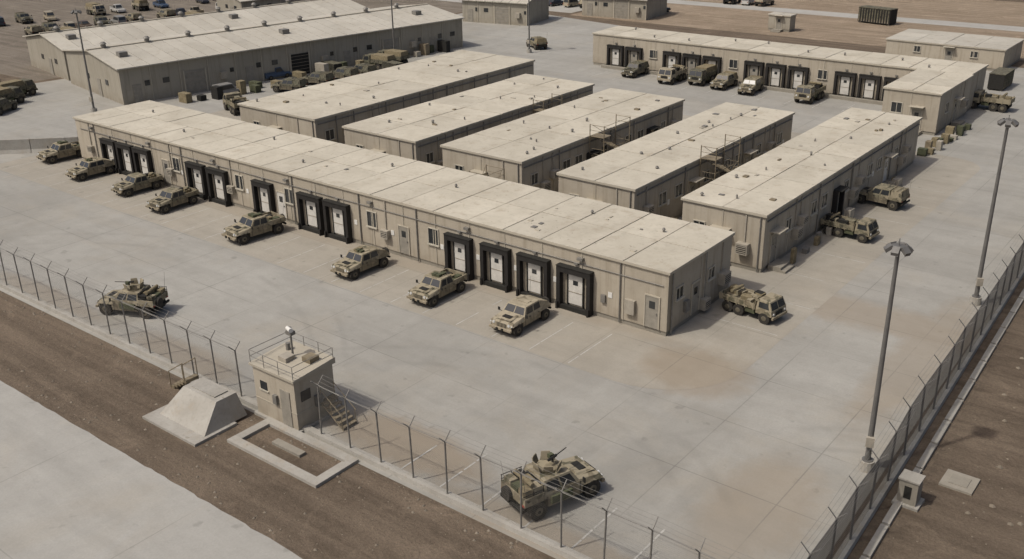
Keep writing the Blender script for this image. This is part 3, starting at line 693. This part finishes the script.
for x,y,me,r,nm in ((-39.8,61.2,HV[('olive',1)],-90,'military_humvee'),(-34.2,60.6,TR[4],-88,'military_truck'),(-30.8,62,TR[3],-90,'military_truck'),(-27.6,61.2,HV[('dark',1)],-90,'military_humvee'),(-23.9,60.6,HV[('canvas',1)],-85,'military_humvee'),(-16.8,60.6,TR[1],-90,'military_truck'),
    (.3,67.5,TR[0],180,'military_truck'),(-66,20.5,TR[1],160,'military_truck'),(-69,30.5,HV[('olive',1)],200,'military_humvee'),(-69,35,HV[('olive',1)],190,'military_humvee'),(-68.5,38.8,HV[('olive',1)],185,'military_humvee'),(-68,41.5,HV[('olive',1)],180,'military_humvee'),
    (-69.5,46,TR[3],185,'military_truck'),(-70,49,TR[3],185,'military_truck'),(-61.3,69.5,HV[('dark',1)],150,'military_humvee'),(-91,7,TR[3],100,'military_truck'),(-94,10,TR[3],95,'military_truck'),(-88,5,HV[('olive',1)],120,'military_humvee'),(-98,8,TR[3],90,'military_truck')):
    place(me,nm,x,y,r,S)
place(car('pickup',CARP[2]),'pickup_truck',-76.5,34.7,80,S)
place(car('suv',CARP[3]),'parked_car',-73.5,25,85,S)
m=MB();m.box(-1.2,1.2,-3,3,.2,2.6,DARK);
for i in range(12): m.box(1.2,1.25,-2.8+i*.5,-2.6+i*.5,.3,2.5,OLIVE);m.box(-1.25,-1.2,-2.8+i*.5,-2.6+i*.5,.3,2.5,OLIVE)
m.box(-1.25,1.25,-3.05,3.05,2.6,2.7,OLIVE)
for sx in (-1.1,.9):
    for sy in (-2.9,2.7): m.box(sx,sx+.2,sy,sy+.2,0,.2,METAL)
me=m.mesh('c')
place(me,'shipping_container',-1.5,79,0,.7);place(me,'shipping_container',-66.5,45.5,80,.5);place(me,'shipping_container',-73,41,80,.5);place(me,'shipping_container',-29,116,80,.9)
cars=[car(kd,CARP[i],0) for kd in ('sedan','suv','pickup') for i in (0,1,1,3,4,5,5)]+[car('pickup',CARP[2])]
mil=[HV[('olive',1)],HV[('canvas',1)],HV[('canvas',3)],TR[3],TR[2]]
for r,(x0,y0,x1,y1,n) in enumerate(((-118,30,-110,68,15),(-126,28,-118,72,17),(-136,30,-128,80,18),(-150,34,-140,90,14),(-92,104,-62,108,9),(-60,124,-44,125,5),(-96,124,-70,128,10))):
    for i in range(n):
        if random.random()<.2: continue
        t=(i+.5)/n;x=x0+(x1-x0)*t;y=y0+(y1-y0)*t
        q=random.random()<.4
        place(random.choice(mil if q else cars),'military_humvee' if q else 'parked_car',x+random.uniform(-.4,.4),y,random.choice([-10,170]) +random.uniform(-8,8) if r<4 else 85+random.uniform(-8,8),.85)
m=MB()
for i in range(26):
    x=-73.5+random.uniform(-1.5,1)+i*.12;y=20+i*1.6;a=random.uniform(.3,.9);m.box(x-a,x+a,y-.4,y+.4,.02,.5+random.random()*1.1,random.choice([BAG,GREEN,ACM,DARK,STAIR]))
m.obj('stacked_crates')
m=MB()
for i in range(14):
    x=-.2+random.uniform(.2,1.2);y=46+i*.9;a=random.uniform(.2,.4);m.box(x-a,x+a,y-.3,y+.3,.02,.3+random.random()*.7,random.choice([BAG,GREEN,ACM,STAIR]))
m.obj('stacked_crates')

m=MB()
def stone(x,y,r):
    i=len(m.v);q=m.m(STONE)
    pts=[(1,0,.1),(.3,.9,.0),(-.8,.5,.1),(-.7,-.6,0),(.4,-.9,.1),(.1,.05,.7)]
    for a,b,c in pts: m.v.append((x+a*r*random.uniform(.7,1.2),y+b*r*random.uniform(.7,1.2),c*r))
    for j in range(5): m.f.append((i+j,i+(j+1)%5,i+5));m.mi.append(q);m.t.append(random.random())
for i in range(1100): stone(random.uniform(-60,10),random.choice([random.uniform(-25.8,-20),-25.8+random.expovariate(1.2),-20-random.expovariate(1.5)]),random.choice([.03,.03,.04,.05,.1]))
for i in range(900): stone(random.uniform(16.6,34),random.uniform(-22,60),random.choice([.04,.04,.05,.07,.15]))
m.obj('gravel_stones')

# ------------------------------------------------------------------ light & world
el,az=math.radians(56),math.radians(-118)
sd=Vector((math.cos(el)*math.cos(az),math.cos(el)*math.sin(az),math.sin(el)))
L=bpy.data.lights.new('sun','SUN');L.energy=2.6;L.angle=math.radians(1.5);L.color=(1,.955,.88)
lo=bpy.data.objects.new('sun',L);COL.objects.link(lo);lo.rotation_euler=sd.to_track_quat('Z','Y').to_euler();lo.location=(0,0,60)
w=bpy.data.worlds.new('World');scene.world=w;w.use_nodes=True;nt=w.node_tree
sk=nt.nodes.new('ShaderNodeTexSky');sk.sky_type='NISHITA';sk.sun_disc=False;sk.sun_elevation=el;sk.sun_rotation=math.pi/2-az;sk.dust_density=6;sk.air_density=.75;sk.ozone_density=.7
nt.links.new(sk.outputs[0],nt.nodes['Background'].inputs[0]);nt.nodes['Background'].inputs[1].default_value=.11

# ------------------------------------------------------------------ camera
f=1001.9;pi_,ya,ro=[math.radians(v) for v in (23.3,38.43,-0.95)]
F=Vector((-math.sin(ya)*math.cos(pi_),math.cos(ya)*math.cos(pi_),-math.sin(pi_)))
R=Vector((math.cos(ya),math.sin(ya),0));U=R.cross(F)
R2=R*math.cos(ro)+U*math.sin(ro);U2=-R*math.sin(ro)+U*math.cos(ro)
cd=bpy.data.cameras.new('camera');cd.sensor_width=36;cd.lens=36*f/1024;cd.clip_end=3000
co=bpy.data.objects.new('camera',cd);COL.objects.link(co)
M=Matrix((( R2.x,U2.x,-F.x,25.5),(R2.y,U2.y,-F.y,-46.5),(R2.z,U2.z,-F.z,26.35),(0,0,0,1)))
co.matrix_world=M
scene.camera=co
K=1.25
for o in list(COL.objects):
    if o.parent is None:
        o.location=o.location*K
        if o.type not in ('CAMERA','LIGHT'): o.scale=o.scale*K
scene.view_settings.view_transform='Standard';scene.view_settings.look='None';scene.view_settings.exposure=0
